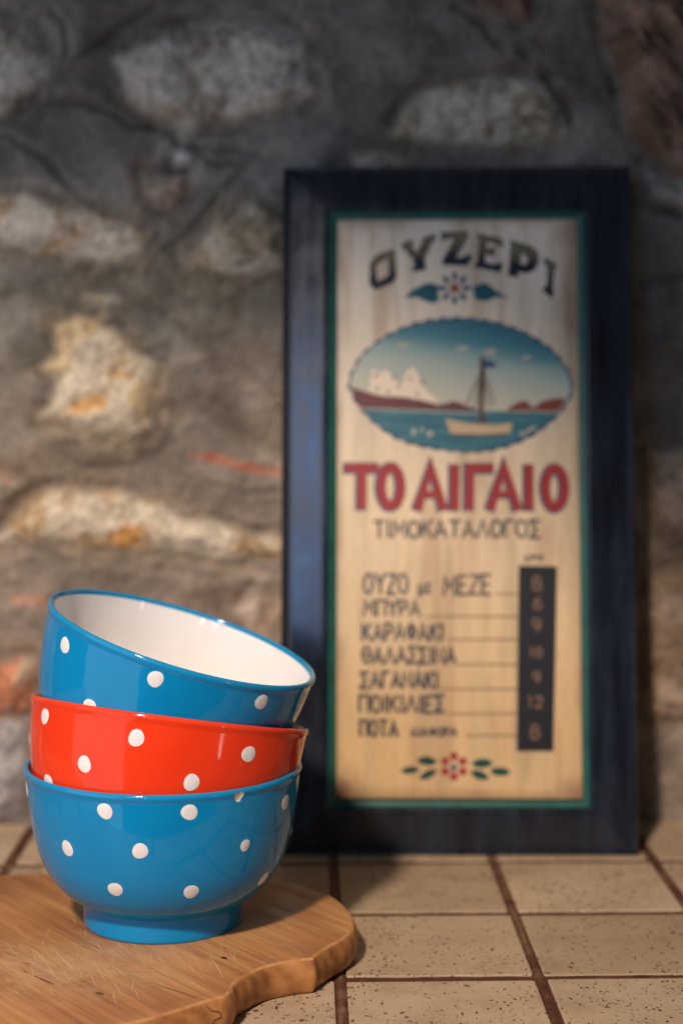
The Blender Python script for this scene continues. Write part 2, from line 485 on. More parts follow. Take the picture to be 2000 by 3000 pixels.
def build_counter():
    V, F, I = [], [], []
    rr = random.Random(3)
    # grout bed: a finely divided sheet a little below the tiles, uneven
    xs, ys = np.arange(-0.75, 0.82, 0.0014), np.arange(0.640, 1.10, 0.0045)
    X, Y = np.meshgrid(xs, ys, indexing='ij')
    wob = 0.0012 * (fbm(X * 0 + np.round((X - TX0) / TP), Y, 45, 311, 3) - 0.5)
    dj = np.abs((X - TX0 + wob + TP / 2) % TP - TP / 2)
    crest = np.exp(-(dj / 0.0011) ** 2)
    rough_ = fbm(X, Y, 120, 301, 4)
    Z = -0.0009 + 0.0008 * (rough_ - 0.5) + 0.0007 * crest
    crest = crest * sstep(0.38, 0.54, fbm(X, Y, 28, 321, 3))
    n0 = X.size
    V += list(np.stack([X, Y, Z], -1).reshape(-1, 3))
    for f in grid_faces(len(xs), len(ys)):
        F.append(tuple(f)); I.append(1)
    tone_v = [0.5] * n0
    for i in range(-8, 9):
        for j in range(-2, 4):
            gx, gy = 0.0032, 0.0035
            jx, jy = rr.uniform(-.0006, .0006), rr.uniform(-.0006, .0006)
            xa, xb = TX0 + i * TP + gx + jx, TX0 + (i + 1) * TP - gx + jx
            ya, yb = TY0 + j * TP + gy + jy, TY0 + (j + 1) * TP - gy + jy
            yb = min(yb, 1.094)
            ya = max(ya, 0.640)
            if yb - ya < 0.01:
                continue
            dz = rr.uniform(-0.00025, 0.00025)
            tl = [rr.uniform(-0.0002, 0.0002) for _ in range(2)]
            rings = [(0, -0.006), (0, -0.0005), (0.0002, -0.0002), (0.0006, -0.00005), (0.0012, 0.0)]
            cr = 0.0016
            base = len(V)
            tv = rr.random()
            nn = 0
            for ins, z in rings:
                r = []
                for (cx, cy, a0) in ((xb - cr, yb - cr, 0), (xa + cr, yb - cr, 90), (xa + cr, ya + cr, 180), (xb - cr, ya + cr, 270)):
                    for a in (0, 30, 60, 90):
                        q = R(a0 + a)
                        r.append((cx + (cr - ins) * math.cos(q), cy + (cr - ins) * math.sin(q), z + dz))
                # keep the inset ring from folding over at the rounded corners
                if ins > cr:
                    r = [(min(max(p[0], xa + ins), xb - ins), min(max(p[1], ya + ins), yb - ins), p[2]) for p in r]
                nn = len(r)
                V += r
                tone_v += [tv] * nn
            for k in range(len(rings) - 1):
                for q in range(nn):
                    a, b = base + k * nn + q, base + k * nn + (q + 1) % nn
                    F.append((a, b, b + nn, a + nn)); I.append(0)
            F.append(tuple(base + (len(rings) - 1) * nn + q for q in range(nn))); I.append(0)
    t = NT('speckled_tile', 0.42, 0.45)
    co = t.obj()
    cl = t.noise(co, 22, 4, 0.6)
    base = t.ramp(cl, [(0.30, (0.39, 0.285, 0.195)), (0.5, (0.49, 0.365, 0.255)), (0.7, (0.53, 0.405, 0.29))])
    tone = t.n('ShaderNodeAttribute', attribute_name='tone').outputs['Fac']
    base = t.mix(1.0, base, t.ramp(tone, [(0.0, (0.80, 0.78, 0.74)), (1.0, (1.08, 1.08, 1.08))]), 'MULTIPLY')
    stn = t.noise(co, 34, 5, 0.65)
    base = t.mix(t.range(stn, 0.56, 0.72, 0, 0.35), base, (0.26, 0.17, 0.10, 1))
    # iron flecks: elongated specks, denser in some patches
    dens = t.noise(co, 16, 3, 0.6)
    for sc, th, seed, colr in ((330, 0.30, 0.0, (0.085, 0.045, 0.022, 1)), (470, 0.28, 3.1, (0.13, 0.075, 0.04, 1)), (190, 0.16, 7.7, (0.05, 0.03, 0.02, 1))):
        mv = t.mapping(co, loc=(seed, seed * 2, 0), scale=(1, 0.7, 1))
        wob = t.n('ShaderNodeVectorMath', {0: mv, 1: t.n('ShaderNodeVectorMath', {0: t.n('ShaderNodeTexNoise', {'Vector': mv, 'Scale': 300.0, 'Detail': 2.0}).outputs[1], 1: (0.004, 0.004, 0.0)}, operation='MULTIPLY').outputs[0]}, operation='ADD').outputs[0]
        vo = t.n('ShaderNodeTexVoronoi', {'Vector': wob, 'Scale': float(sc)})
        pick = t.n('ShaderNodeSeparateColor', {0: vo.outputs['Color']}).outputs[0]
        lim = t.range(dens, 0.33, 0.66, 0.35, 1.0)
        on = t.math('LESS_THAN', pick, lim)
        sz = t.math('MULTIPLY', t.n('ShaderNodeSeparateColor', {0: vo.outputs['Color']}).outputs[1], th * 0.9)
        spot = t.math('MULTIPLY', t.range(t.math('SUBTRACT', t.math('ADD', sz, th * 0.35), vo.outputs['Distance']), 0.0, 0.10), on)
        base = t.mix(t.math('MULTIPLY', spot, 0.95), base, colr)
    t.set('Base Color', base)
    t.set('Roughness', t.range(t.noise(co, 60, 4), 0.3, 0.7, 0.34, 0.55))
    t.bump(t.noise(co, 350, 4, 0.6), 0.25, 0.0006)
    g = NT('brown_grout', 0.85, 0.25)
    co = g.obj()
    n1 = g.noise(co, 75, 5, 0.65)
    c = g.ramp(n1, [(0.30, (0.055, 0.020, 0.012)), (0.55, (0.105, 0.040, 0.022)), (0.68, (0.15, 0.068, 0.038)), (0.76, (0.36, 0.25, 0.16))])
    cr_ = g.n('ShaderNodeAttribute', attribute_name='crest').outputs['Fac']
    c = g.mix(g.math('MULTIPLY', cr_, g.range(n1, 0.35, 0.6, 0.2, 0.9)), c, (0.27, 0.16, 0.095, 1))
    g.set('Base Color', c)
    g.bump(g.noise(co, 500, 4), 0.5, 0.0008)
    o = mesh('countertop', V, F, [t.m, g.m], smooth=False, idx=I)
    me = o.data
    attr_f(o, 'tone', tone_v)
    attr_f(o, 'crest', np.r_[crest.ravel(), np.zeros(len(V) - n0)])
    me.polygons.foreach_set('use_smooth', [i == 1 for i in I])
    o['kind'] = 'structure'


build_counter()

# ================================================================== CUTTING BOARD
BT = 0.018
BOARD = [(-0.1753, 0.9150), (-0.150, 0.9175), (-0.115, 0.9175), (-0.080, 0.9160), (-0.050, 0.9110), (-0.0231, 0.9016), (-0.0055, 0.8923), (0.0102, 0.8746), (0.0189, 0.8538),
         (0.0226, 0.8339), (0.0222, 0.8180), (0.0180, 0.8058), (0.0104, 0.7935), (0.0040, 0.7818), (0.0014, 0.7752)]
SCALLOP = [(0.0014, 0.7752), (-0.0040, 0.7738), (-0.0107, 0.7712), (-0.0220, 0.7640), (-0.0307, 0.7516), (-0.0352, 0.7420), (-0.0358, 0.7350)]
FRONT = [(-0.0358, 0.7350), (-0.0385, 0.7272), (-0.0428, 0.7240), (-0.0479, 0.7200), (-0.0570, 0.7119), (-0.0688, 0.7022), (-0.0807, 0.6945), (-0.11, 0.682), (-0.16, 0.672), (-0.22, 0.684), (-0.268, 0.718),
         (-0.294, 0.78), (-0.288, 0.842), (-0.255, 0.888), (-0.215, 0.908), (-0.1753, 0.9150)]


def build_board():
    P = np.vstack([catmull(BOARD, 7, False)[:-1], catmull(SCALLOP, 8, False)[:-1], catmull(FRONT, 6, False)[:-1]])
    P = P[::-1]          # counter-clockwise
    seg = np.hypot(*(np.roll(P, -1, 0) - P).T)
    area = 0.5 * np.sum(P[:, 0] * np.roll(P[:, 1], -1) - np.roll(P[:, 0], -1) * P[:, 1])
    if area < 0:
        P = P[::-1]
    T = np.roll(P, -1, 0) - np.roll(P, 1, 0)
    T /= np.hypot(*T.T)[:, None] + 1e-12
    Nn = np.stack([T[:, 1], -T[:, 0]], 1)     # outward
    rings = [(0.0012, 0.0003), (0.0002, 0.0010), (-0.0008, 0.0026), (-0.0018, 0.0060), (-0.0022, 0.0095), (-0.0019, 0.0130), (-0.0011, 0.0158), (-0.0004, BT - 0.0009), (0.0003, BT - 0.0002), (0.0011, BT)]
    V, F, I = [], [], []
    n = len(P)
    for ins, z in rings:
        Q = P - Nn * ins
        V += [(q[0], q[1], z) for q in Q]
    for k in range(len(rings) - 1):
        for q in range(n):
            a, b = k * n + q, k * n + (q + 1) % n
            F.append((a, b, b + n, a + n)); I.append(3 if k >= 7 else 0)
    F.append(tuple((len(rings) - 1) * n + q for q in range(n))); I.append(0)
    F.append(tuple(q for q in range(n - 1, -1, -1))); I.append(0)
    nw = np.array([0, 0, 1.0])

    def top(px, py, z=BT):
        p = unproj(px, py, nw, z)
        return p[:2]

    rr = np.random.default_rng(9)
    lay = [0]

    def sliver(p, q, wd, mat, bend=0.0):
        """a knife cut: a thin tapered ribbon lying on the board, each a hair above the last"""
        lay[0] += 1
        z = BT + 0.00004 + 0.0000006 * lay[0]
        p, q = np.array(p), np.array(q)
        d = q - p
        L = np.hypot(*d)
        if L < 1e-5:
            return
        nrm = np.array([-d[1], d[0]]) / L
        b = len(V)
        st = 5
        for k in range(st + 1):
            t_ = k / st
            c = p + d * t_ + nrm * bend * L * 4 * t_ * (1 - t_)
            h = wd * 0.5 * (0.25 + 0.75 * math.sin(math.pi * min(max(t_, 0.06), 0.94)))
            V.append((*(c + nrm * h), z)); V.append((*(c - nrm * h), z))
        for k in range(st):
            F.append((b + 2 * k, b + 2 * k + 1, b + 2 * k + 3, b + 2 * k + 2)); I.append(mat)

    # light knife marks: a dense patch at the left, sparser ones below and right of the bowl
    for k in range(560):
        if k < 340:
            cx, cy = rr.normal(190, 170), rr.normal(2815, 45)
        elif k < 470:
            cx, cy = rr.uniform(150, 700), rr.normal(2830, 40)
        else:
            cx, cy = rr.uniform(600, 980), rr.uniform(2650, 2850)
        if (cy - 2690) ** 2 * 8.1 + (cx - 467) ** 2 < 235 ** 2 or cy > 2960 or cx < -150:
            continue
        c = top(cx, cy)
        ang = math.atan2(-0.8, 0.6) + rr.normal(0, 0.28) if rr.random() < 0.72 else rr.uniform(-0.9, 0.5)
        L = rr.uniform(0.006, 0.030) * (1.25 if rr.random() < 0.2 else 0.8)
        dv = np.array([math.cos(ang), math.sin(ang)]) * L / 2
        if sdf_poly(np.array([c[0] - dv[0], c[0] + dv[0]]), np.array([c[1] - dv[1], c[1] + dv[1]]), P).max() > -0.003:
            continue
        sliver(c - dv, c + dv, rr.uniform(0.00009, 0.00030), 1, rr.normal(0, 0.006))
    # a few dark gouges
    for a, b, wd in (((102, 2861), (160, 2886), 0.0007), ((280, 2908), (304, 2915), 0.0012), ((648, 2805), (665, 2810), 0.0022), ((68, 2846), (82, 2851), 0.0006), ((440, 2880), (600, 2932), 0.00035)):
        sliver(top(*a), top(*b), wd, 2)
    # drying crack running down the front edge
    ck = [(585, 2931), (600, 2945), (612, 2958), (640, 2962), (643, 2975), (620, 2985), (616, 2999)]
    side = []
    for (px, py) in ck:      # the front rim stands upright just ahead of the outline
        best = None
        for k in range(n):
            a, b_ = P[k], P[(k + 1) % n]
            e = b_ - a
            nn = np.array([e[1], -e[0], 0.0])
            if np.hypot(*e) < 1e-6 or nn[1] > 0:
                continue
            nn /= np.linalg.norm(nn)
            hit = unproj(px, py, nn, nn[:2] @ a)
            t_ = (hit[:2] - a) @ e / (e @ e)
            if -0.01 <= t_ <= 1.01 and -0.004 < hit[2] < BT - 0.0006 and (best is None or hit[1] < best[0][1]):
                best = (hit + nn * (0.00015 - float(np.interp(hit[2], [r_[1] for r_ in rings], [r_[0] for r_ in rings]))), nn)
        if best:
            side.append(best)
    for (a, na), (b_, nb) in zip(side[:-1], side[1:]):
        d = b_ - a
        s = np.cross(d, na)
        s = s / (np.linalg.norm(s) + 1e-9) * 0.00022
        q = len(V)
        V.extend([tuple(a + s), tuple(a - s), tuple(b_ - s), tuple(b_ + s)])
        F.append((q, q + 1, q + 2, q + 3)); I.append(2)

    t = NT('beech_wood', 0.5, 0.4)
    co = t.obj()
    gv = t.mapping(co, rot=(0, 0, R(53)), scale=(1, 1, 1))        # grain runs towards the right front
    st = t.mapping(gv, scale=(5, 95, 60))
    warp = t.noise(t.mapping(gv, scale=(4, 22, 22)), 1.0, 3, 0.5)
    n1 = t.noise(st, 1.0, 5, 0.62, 0.6)
    n2 = t.noise(t.mapping(gv, scale=(14, 420, 300)), 1.0, 3, 0.6)
    rings_ = t.n('ShaderNodeTexWave', {'Vector': t.mapping(gv, scale=(1.2, 13, 13)), 'Scale': 2.2, 'Distortion': 5.0, 'Detail': 3.0, 'Detail Scale': 1.4}).outputs[1]
    f = t.math('ADD', t.math('MULTIPLY', n1, 0.50), t.math('ADD', t.math('MULTIPLY', rings_, 0.16), t.math('MULTIPLY', warp, 0.40)))
    c = t.ramp(f, [(0.30, (0.31, 0.122, 0.042)), (0.48, (0.455, 0.208, 0.080)), (0.62, (0.545, 0.272, 0.112)), (0.80, (0.62, 0.345, 0.158))])
    blot = t.noise(t.mapping(gv, scale=(7, 16, 30)), 1.6, 4, 0.6)
    c = t.mix(0.6, c, t.ramp(blot, [(0.30, (0.62, 0.50, 0.42)), (0.52, (1.0, 1.0, 1.0)), (0.75, (1.12, 1.10, 1.05))]), 'MULTIPLY')
    c = t.mix(0.55, c, t.ramp(n2, [(0.32, (0.52, 0.46, 0.40)), (0.6, (1.12, 1.12, 1.12))]), 'MULTIPLY')
    # worn paler working area
    sp = t.n('ShaderNodeSeparateXYZ', {0: co})
    rx = t.math('ADD', sp.outputs[0], 0.125)
    ry = t.math('SUBTRACT', sp.outputs[1], 0.765)
    rad = t.math('SQRT', t.math('ADD', t.math('MULTIPLY', rx, rx), t.math('MULTIPLY', t.math('MULTIPLY', ry, ry), 2.2)))
    worn = t.math('MULTIPLY', t.range(rad, 0.085, 0.015), t.range(t.noise(co, 90, 5, 0.7), 0.35, 0.65))
    c = t.mix(t.math('MULTIPLY', worn, 0.55), c, (0.60, 0.40, 0.235, 1))
    # the sawn rim: end grain, redder, with arcs of growth rings and dark blotches
    nz = t.n('ShaderNodeSeparateXYZ', {0: t.n('ShaderNodeNewGeometry').outputs['True Normal']}).outputs[2]
    side = t.range(nz, 0.75, 0.35)
    arcs = t.n('ShaderNodeTexWave', {'Vector': t.mapping(co, rot=(0.5, 0.9, 0.6), scale=(1, 1, 1.6)), 'Scale': 38.0, 'Distortion': 9.0, 'Detail': 3.0, 'Detail Scale': 0.35}, wave_type='RINGS').outputs[1]
    sb = t.noise(co, 55, 5, 0.65)
    sf = t.math('ADD', t.math('MULTIPLY', arcs, 0.13), t.math('MULTIPLY', sb, 0.87))
    sc_ = t.ramp(sf, [(0.28, (0.17, 0.062, 0.022)), (0.46, (0.35, 0.140, 0.046)), (0.62, (0.49, 0.220, 0.076)), (0.82, (0.56, 0.285, 0.115))])
    c = t.mix(side, c, sc_)
    t.set('Base Color', c)
    t.set('Roughness', t.range(n1, 0.3, 0.7, 0.42, 0.6))
    t.bump(t.math('ADD', n2, t.math('MULTIPLY', n1, 0.6)), 0.22, 0.0006)
    cut = NT('knife_cut', 0.7, 0.3, (0.72, 0.50, 0.29, 1))
    worn_edge = NT('worn_wood_edge', 0.6, 0.3)
    worn_edge.set('Base Color', worn_edge.ramp(worn_edge.noise(worn_edge.obj(), 140, 4, 0.65), [(0.35, (0.44, 0.19, 0.062)), (0.7, (0.60, 0.34, 0.15))]))
    gouge = NT('dark_gouge', 0.8, 0.2, (0.055, 0.026, 0.012, 1))
    o = mesh('cutting_board', V, F, [t.m, cut.m, gouge.m, worn_edge.m], smooth=False, idx=I)
    k = (len(rings) - 1) * n
    o.data.polygons.foreach_set('use_smooth', [i < k for i in range(len(F))])
    o.data.set_sharp_from_angle(angle=R(50))
    tag(o, 'worn wooden cutting board with scalloped edge and knife scratches under the bowls', 'cutting board')


build_board()

# ================================================================== BOWLS
RIM_R, BOWL_H = 0.0713, 0.083
OUT = [(0.0414, 0.0108), (0.0420, 0.0120), (0.0440, 0.0138), (0.0478, 0.0160), (0.0528, 0.0200), (0.0576, 0.0257), (0.0620, 0.0338), (0.0650, 0.0430), (0.0673, 0.0535), (0.0692, 0.0660), (0.0702, 0.0765), (0.0704, 0.0783),
       (0.0709, 0.0798), (0.0713, 0.0810), (0.0711, 0.0822), (0.0705, 0.0829), (0.0697, 0.0830), (0.0690, 0.0827), (0.0685, 0.0819), (0.0682, 0.0808)]
INN = [(0.0682, 0.0808), (0.0680, 0.0795), (0.0675, 0.0760), (0.0662, 0.0660), (0.0642, 0.0535), (0.0617, 0.0430), (0.0583, 0.0340), (0.0535, 0.0260), (0.0470, 0.0200), (0.0360, 0.0165), (0.0200, 0.0150), (0.0, 0.0146)]
FOOT = [(0.0, 0.0060), (0.0345, 0.0060), (0.0362, 0.0012), (0.0372, 0.0), (0.0400, 0.0), (0.0409, 0.0006), (0.0412, 0.0020), (0.0412, 0.0060), (0.0412, 0.0088), (0.0414, 0.0108)]


def lathe(name, prof, nth, per, mats, parent):
    pr = catmull(prof, per, False)
    pr[:, 0] = np.maximum(pr[:, 0], 0.00002)
    th = np.linspace(0, 2 * math.pi, nth, endpoint=False)
    V = np.stack([np.cos(th)[:, None] * pr[None, :, 0], np.sin(th)[:, None] * pr[None, :, 0], np.tile(pr[:, 1], (nth, 1))], -1).reshape(-1, 3)
    return mesh(name, V, grid_faces(nth, len(pr), True), mats, parent), V


def glaze(name, col, deep, rough=0.07):
    t = NT(name, rough, 0.36, col)
    co = t.obj()
    d = t.n('ShaderNodeAttribute', attribute_name='dot').outputs['Fac']
    ch = t.n('ShaderNodeAttribute', attribute_name='chip').outputs['Fac']
    v = t.noise(co, 45, 4, 0.55)
    c = t.mix(t.range(v, 0.3, 0.7, 0, 0.45), col, deep)
    c = t.mix(t.range(t.noise(co, 900, 2), 0.62, 0.75, 0, 0.12), c, (0.0, 0.02, 0.05, 1))
    ht = t.n('ShaderNodeSeparateXYZ', {0: co}).outputs[2]
    # glaze runs thinner and paler over the lip
    c = t.mix(t.range(ht, 0.0800, 0.0828, 0, 0.22), c, (min(col[0] * 1.6 + 0.03, 1), min(col[1] * 1.5 + 0.03, 1), min(col[2] * 1.2 + 0.03, 1), 1))
    md = t.range(d, 1.03, 0.94)
    c = t.mix(md, c, (0.80, 0.775, 0.78, 1))
    mc = t.range(ch, 1.03, 0.95)
    c = t.mix(mc, c, t.mix(t.noise(co, 500, 3), (0.55, 0.43, 0.30, 1), (0.80, 0.72, 0.58, 1)))
    t.set('Base Color', c)
    t.set('Roughness', t.math('ADD', t.math('MULTIPLY', mc, 0.6), t.range(t.noise(co, 70, 3), 0.3, 0.7, rough * 0.8, rough * 1.5)))
    h = t.math('ADD', t.math('MULTIPLY', t.noise(co, 38, 2), 1.0), t.math('MULTIPLY', t.noise(co, 260, 2), 0.06))
    t.bump(h, 0.05, 0.0016)
    return t.m


BLUE = glaze('blue_glaze', (0.003, 0.238, 0.530, 1), (0.001, 0.190, 0.450, 1))
RED = glaze('red_glaze', (0.84, 0.050, 0.012, 1), (0.76, 0.028, 0.007, 1))
tt = NT('white_glaze', 0.06, 0.5)
tt.set('Base Color', tt.ramp(tt.noise(tt.obj(), 60, 4), [(0.3, (0.81, 0.79, 0.80)), (0.7, (0.845, 0.83, 0.85))]))
tt.bump(tt.noise(tt.obj(), 40, 2), 0.05, 0.0015)
WHITE = tt.m


def make_bowl(rimc, a, b, mat, dots, chips, label, seed, size=1.0):
    Rm = rot('y', a) @ rot('x', b) * size
    root = bpy.data.objects.new('bowl', None)
    COL.objects.link(root)
    base = np.array(rimc) - Rm @ np.array([0, 0, BOWL_H - 0.0003])
    mm = np.eye(4)
    mm[:3, :3], mm[:3, 3] = Rm, base
    root.matrix_world = Matrix(mm.tolist())
    root.empty_display_size = 0.05
    tag(root, label, 'bowl', 'stacked polka dot bowls')
    body, V = lathe('body', OUT, 720, 7, [mat], root)
    lining, _ = lathe('lining', INN, 360, 7, [WHITE], root)
    foot, FV = lathe('foot', FOOT, 360, 4, [mat], root)
    W = V @ Rm.T + base
    px = proj(W)
    ctr = np.array([0, 0, 0.05])
    facing = ((V * [1, 1, 0]) @ Rm.T * (CAM_C - W)).sum(1) > 0
    rr = np.random.default_rng(seed)

    def pick(x, y):
        d = np.hypot(px[:, 0] - x, px[:, 1] - y) + np.where(facing, 0, 1e6)
        return V[d.argmin()]

    cs = [(pick(x, y), r) for x, y, r in dots]
    vis = [c for c in cs if abs(c[0][0]) < 0.055]
    for c, r in vis:         # the pattern goes on round the back
        cs.append((np.array([-c[0], -c[1], c[2]]), r))
    dm = np.full(len(V), 9.0)
    for c, r in cs:
        d = np.linalg.norm(V - c, axis=1)
        tx = np.array([-c[1], c[0], 0]); tx /= np.linalg.norm(tx)
        u, v_ = (V - c) @ tx, V[:, 2] - c[2]
        an = np.arctan2(v_, u)
        p1, p2 = rr.uniform(0, 6.3, 2)
        d = d / r * (1 + 0.045 * np.cos(2 * an + p1) + 0.03 * np.cos(3 * an + p2))
        dm = np.minimum(dm, d)
    cm = np.full(len(V), 9.0)
    for x, y, r in chips:
        c = pick(x, y)
        d = np.linalg.norm(V - c, axis=1)
        tx = np.array([-c[1], c[0], 0]); tx /= np.linalg.norm(tx)
        an = np.arctan2(V[:, 2] - c[2], (V - c) @ tx)
        cm = np.minimum(cm, d / r * (1 + 0.16 * np.cos(3 * an + 1.4) + 0.05 * np.cos(5 * an + 2) + 0.03 * np.cos(9 * an)))
    # raised glaze drops, shallow chip
    rad = V * [1, 1, 0]
    rad /= np.linalg.norm(rad, axis=1)[:, None] + 1e-9
    V2 = V + rad * (0.00034 * sstep(1.10, 0.55, dm) - 0.0005 * sstep(1.0, 0.75, cm))[:, None]
    body.data.vertices.foreach_set('co', V2.astype(np.float32).ravel())
    attr_f(body, 'dot', dm)
    attr_f(body, 'chip', cm)
    attr_f(foot, 'dot', np.full(len(FV), 9.0))
    attr_f(foot, 'chip', np.full(len(FV), 9.0))
    body.data.update()
    return root


def q1(L): return [(x / 1.568, 1680 + y / 1.568, r) for x, y, r in L]
def q2(L): return [(x / 1.4255, 2200 + y / 1.4255, r) for x, y, r in L]


DR = 0.0040
make_bowl((-0.0751, 0.8361, 0.1008), 0.012, 0.0, BLUE,
          q2([(115, 160, DR), (440, 250, DR), (793, 258, DR), (1190, 212, DR), (282, 402, DR), (584, 417, DR), (1024, 398, 0.0031), (199, 498, DR), (483, 582, DR), (800, 586, DR), (1100, 533, DR), (1221, 335, 0.0036)]),
          [(700, 2334, 0.0026)], 'blue bowl with white dots and a chipped rim at the bottom of the stack', 21)
make_bowl((-0.0717, 0.8403, 0.1266), 0.1345, -0.166, RED,
          q1([(205, 660, DR), (627, 760, DR), (1143, 825, DR), (388, 870, DR), (880, 965, DR), (126, 752, DR), (222, 962, DR), (1265, 978, DR)]),
          [], 'red bowl with white dots between the two blue bowls', 22, 1.012)
make_bowl((-0.0643, 0.8372, 0.1665), 0.306, 0.050, BLUE,
          q1([(298, 330, DR), (715, 480, DR), (1200, 588, DR), (413, 607, DR)]),
          [], 'tilted blue bowl with white dots and open white inside on top of the stack', 23)

# ================================================================== FRAMED SIGN
FO, FW, FH, FYAW, FLEAN = np.array([-0.01876, 1.01404, 0.0]), 0.22642, 0.44207, -0.03893, 0.15462
FR = rot('z', FYAW) @ rot('x', -FLEAN)           # local x across, z up the panel, -y out of it
sign = bpy.data.objects.new('framed_sign', None)
COL.objects.link(sign)
mm = np.eye(4)
mm[:3, :3], mm[:3, 3] = FR, FO + np.array([0, 0, 0.0016])
sign.matrix_world = Matrix(mm.tolist())
tag(sign, 'framed painted wooden price list sign with a dark navy frame leaning on the stone wall', 'sign')
FN = FR @ np.array([0, 1.0, 0])
PANEL_Y = 0.001                                   # painted face, slightly behind the frame's outer edge


def loc(px, py, y=PANEL_Y):
    p = unproj(px, py, FN, FN @ (FO + FR @ np.array([0, y, 0])))
    q = FR.T @ (p - FO)
    return np.array([q[0], q[2]])


def locs(L): return np.array([loc(*p) for p in L])
def s3(L): return [(1000 + x * .4464, 640 + y * .4464) for x, y in L]
def s4(L): return [(980 + x * .4719, 900 + y * .4719) for x, y in L]
def s5(L): return [(980 + x * .4719, 1340 + y * .4719) for x, y in L]
def s6(L): return [(1020 + x * .4464, 1600 + y * .4464) for x, y in L]
def s7(L): return [(1020 + x * .4464, 1960 + y * .4464) for x, y in L]


def sweep(name, prof, mats, x0=0.0, z0=-0.0025, x1=FW, z1=FH):
    """rectangular moulding: prof = list of (inset from the outer edge, y)"""
    V, F = [], []
    n = len(prof)
    cor = [(x0, z0, 1, 1), (x1, z0, -1, 1), (x1, z1, -1, -1), (x0, z1, 1, -1)]
    for k in range(4):        # own vertices for every rail, so the mitres stay crisp
        for (cx, cz, sx, sz) in (cor[k], cor[(k + 1) % 4]):
            V += [(cx + sx * s, y, cz + sz * s) for s, y in prof]
        b = k * 2 * n
        for q in range(n):
            r = (q + 1) % n
            F.append((b + q, b + r, b + n + r, b + n + q))
    o = mesh(name, V, F, mats, sign, smooth=False)
    o.data.polygons.foreach_set('use_smooth', [True] * len(F))
    o.data.set_sharp_from_angle(angle=R(38))
    return o


t = NT('navy_frame_paint', 0.36, 0.6)
co = t.obj()
n1 = t.noise(t.mapping(co, scale=(30, 30, 4)), 3.0, 5, 0.6)
n2 = t.noise(co, 40, 4, 0.6)
t.set('Base Color', t.mix(t.range(n1, 0.35, 0.65), (0.0045, 0.0065, 0.013, 1), (0.013, 0.020, 0.037, 1)))
t.set('Roughness', t.range(t.math('ADD', n1, n2), 0.7, 1.3, 0.17, 0.33))
t.bump(n1, 0.12, 0.001)
NAVYF = t.m
t = NT('green_bead_paint', 0.4, 0.45)
t.set('Base Color', t.mix(t.range(t.noise(t.obj(), 70, 4), 0.3, 0.7), (0.002, 0.060, 0.052, 1), (0.005, 0.100, 0.080, 1)))
GREENB = t.m

FWD = 0.0305          # frame border
sweep('frame', [(0.0, 0.020), (0.0, 0.0035), (0.0006, 0.0012), (0.0018, 0.0), (0.0034, 0.0002), (0.0044, 0.0014), (0.0050, 0.0012), (0.0060, 0.0008), (0.0066, 0.00073),
                (0.016, -0.0004), (0.0255, -0.00154), (0.0262, -0.0016), (FWD - 0.0012, -0.0016), (FWD - 0.0004, -0.0012), (FWD, -0.0004), (FWD, 0.020)], [NAVYF])
sweep('inner_moulding', [(FWD + 0.0001, 0.008), (FWD + 0.0001, -0.0008), (FWD + 0.0010, -0.0014), (FWD + 0.0024, -0.0012), (FWD + 0.0042, -0.0002), (FWD + 0.0050, 0.0006), (FWD + 0.0050, 0.008)], [GREENB])
mesh('backing_board', [(x, y, z) for y in (0.0085, 0.016) for x, z in ((0.028, 0.028), (FW - 0.028, 0.028), (FW - 0.028, FH - 0.028), (0.028, FH - 0.028))],
     [(3, 2, 1, 0), (4, 5, 6, 7), (0, 1, 5, 4), (1, 2, 6, 5), (2, 3, 7, 6), (3, 0, 4, 7)], [NT('plain_board', 0.8, 0.2, (0.2, 0.14, 0.08, 1)).m], sign, smooth=False)

# painted panel: pigment, age stains and painted lamp warmth per vertex
i0 = FWD + 0.0035
pu, pv = np.arange(i0, FW - i0 + 0.0005, 0.00118), np.arange(i0, FH - i0 + 0.0005, 0.0018)
U, Vv = np.meshgrid(pu, pv, indexing='ij')
hgt = (Vv - i0) / (FH - 2 * i0)
wid = (U - i0) / (FW - 2 * i0)
streak = fbm(U, Vv * 0.07, 260, 501, 4)
streak2 = fbm(U, Vv * 0.12, 95, 511, 3)
blot = fbm(U, Vv, 40, 521, 4)
top_c, mid_c, low_c = np.array([0.80, 0.72, 0.61]), np.array([0.72, 0.57, 0.40]), np.array([0.67, 0.46, 0.25])  # lamp warmth put into the colour: pale above, orange below
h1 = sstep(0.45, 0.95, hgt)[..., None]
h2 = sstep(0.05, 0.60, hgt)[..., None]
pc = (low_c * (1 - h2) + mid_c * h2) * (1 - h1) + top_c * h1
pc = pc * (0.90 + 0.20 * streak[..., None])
br = sstep(0.50, 0.74, streak2)[..., None] * 0.46
pc = pc * (1 - br) + np.array([0.42, 0.25, 0.14]) * br
gr = sstep(0.54, 0.70, fbm(U, Vv * 0.1, 120, 531, 3))[..., None] * 0.25
pc = pc * (1 - gr) + np.array([0.38, 0.34, 0.22]) * gr
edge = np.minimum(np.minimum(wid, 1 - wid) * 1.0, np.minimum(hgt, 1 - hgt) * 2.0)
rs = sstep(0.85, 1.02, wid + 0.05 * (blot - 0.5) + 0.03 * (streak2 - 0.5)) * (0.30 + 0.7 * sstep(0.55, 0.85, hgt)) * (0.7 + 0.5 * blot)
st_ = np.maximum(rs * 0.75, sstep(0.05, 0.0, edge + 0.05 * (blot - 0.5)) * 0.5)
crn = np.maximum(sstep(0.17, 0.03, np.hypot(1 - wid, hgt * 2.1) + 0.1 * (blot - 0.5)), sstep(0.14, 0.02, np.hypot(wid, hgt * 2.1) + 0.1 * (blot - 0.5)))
st_ = np.maximum(st_, crn * 0.8)[..., None]
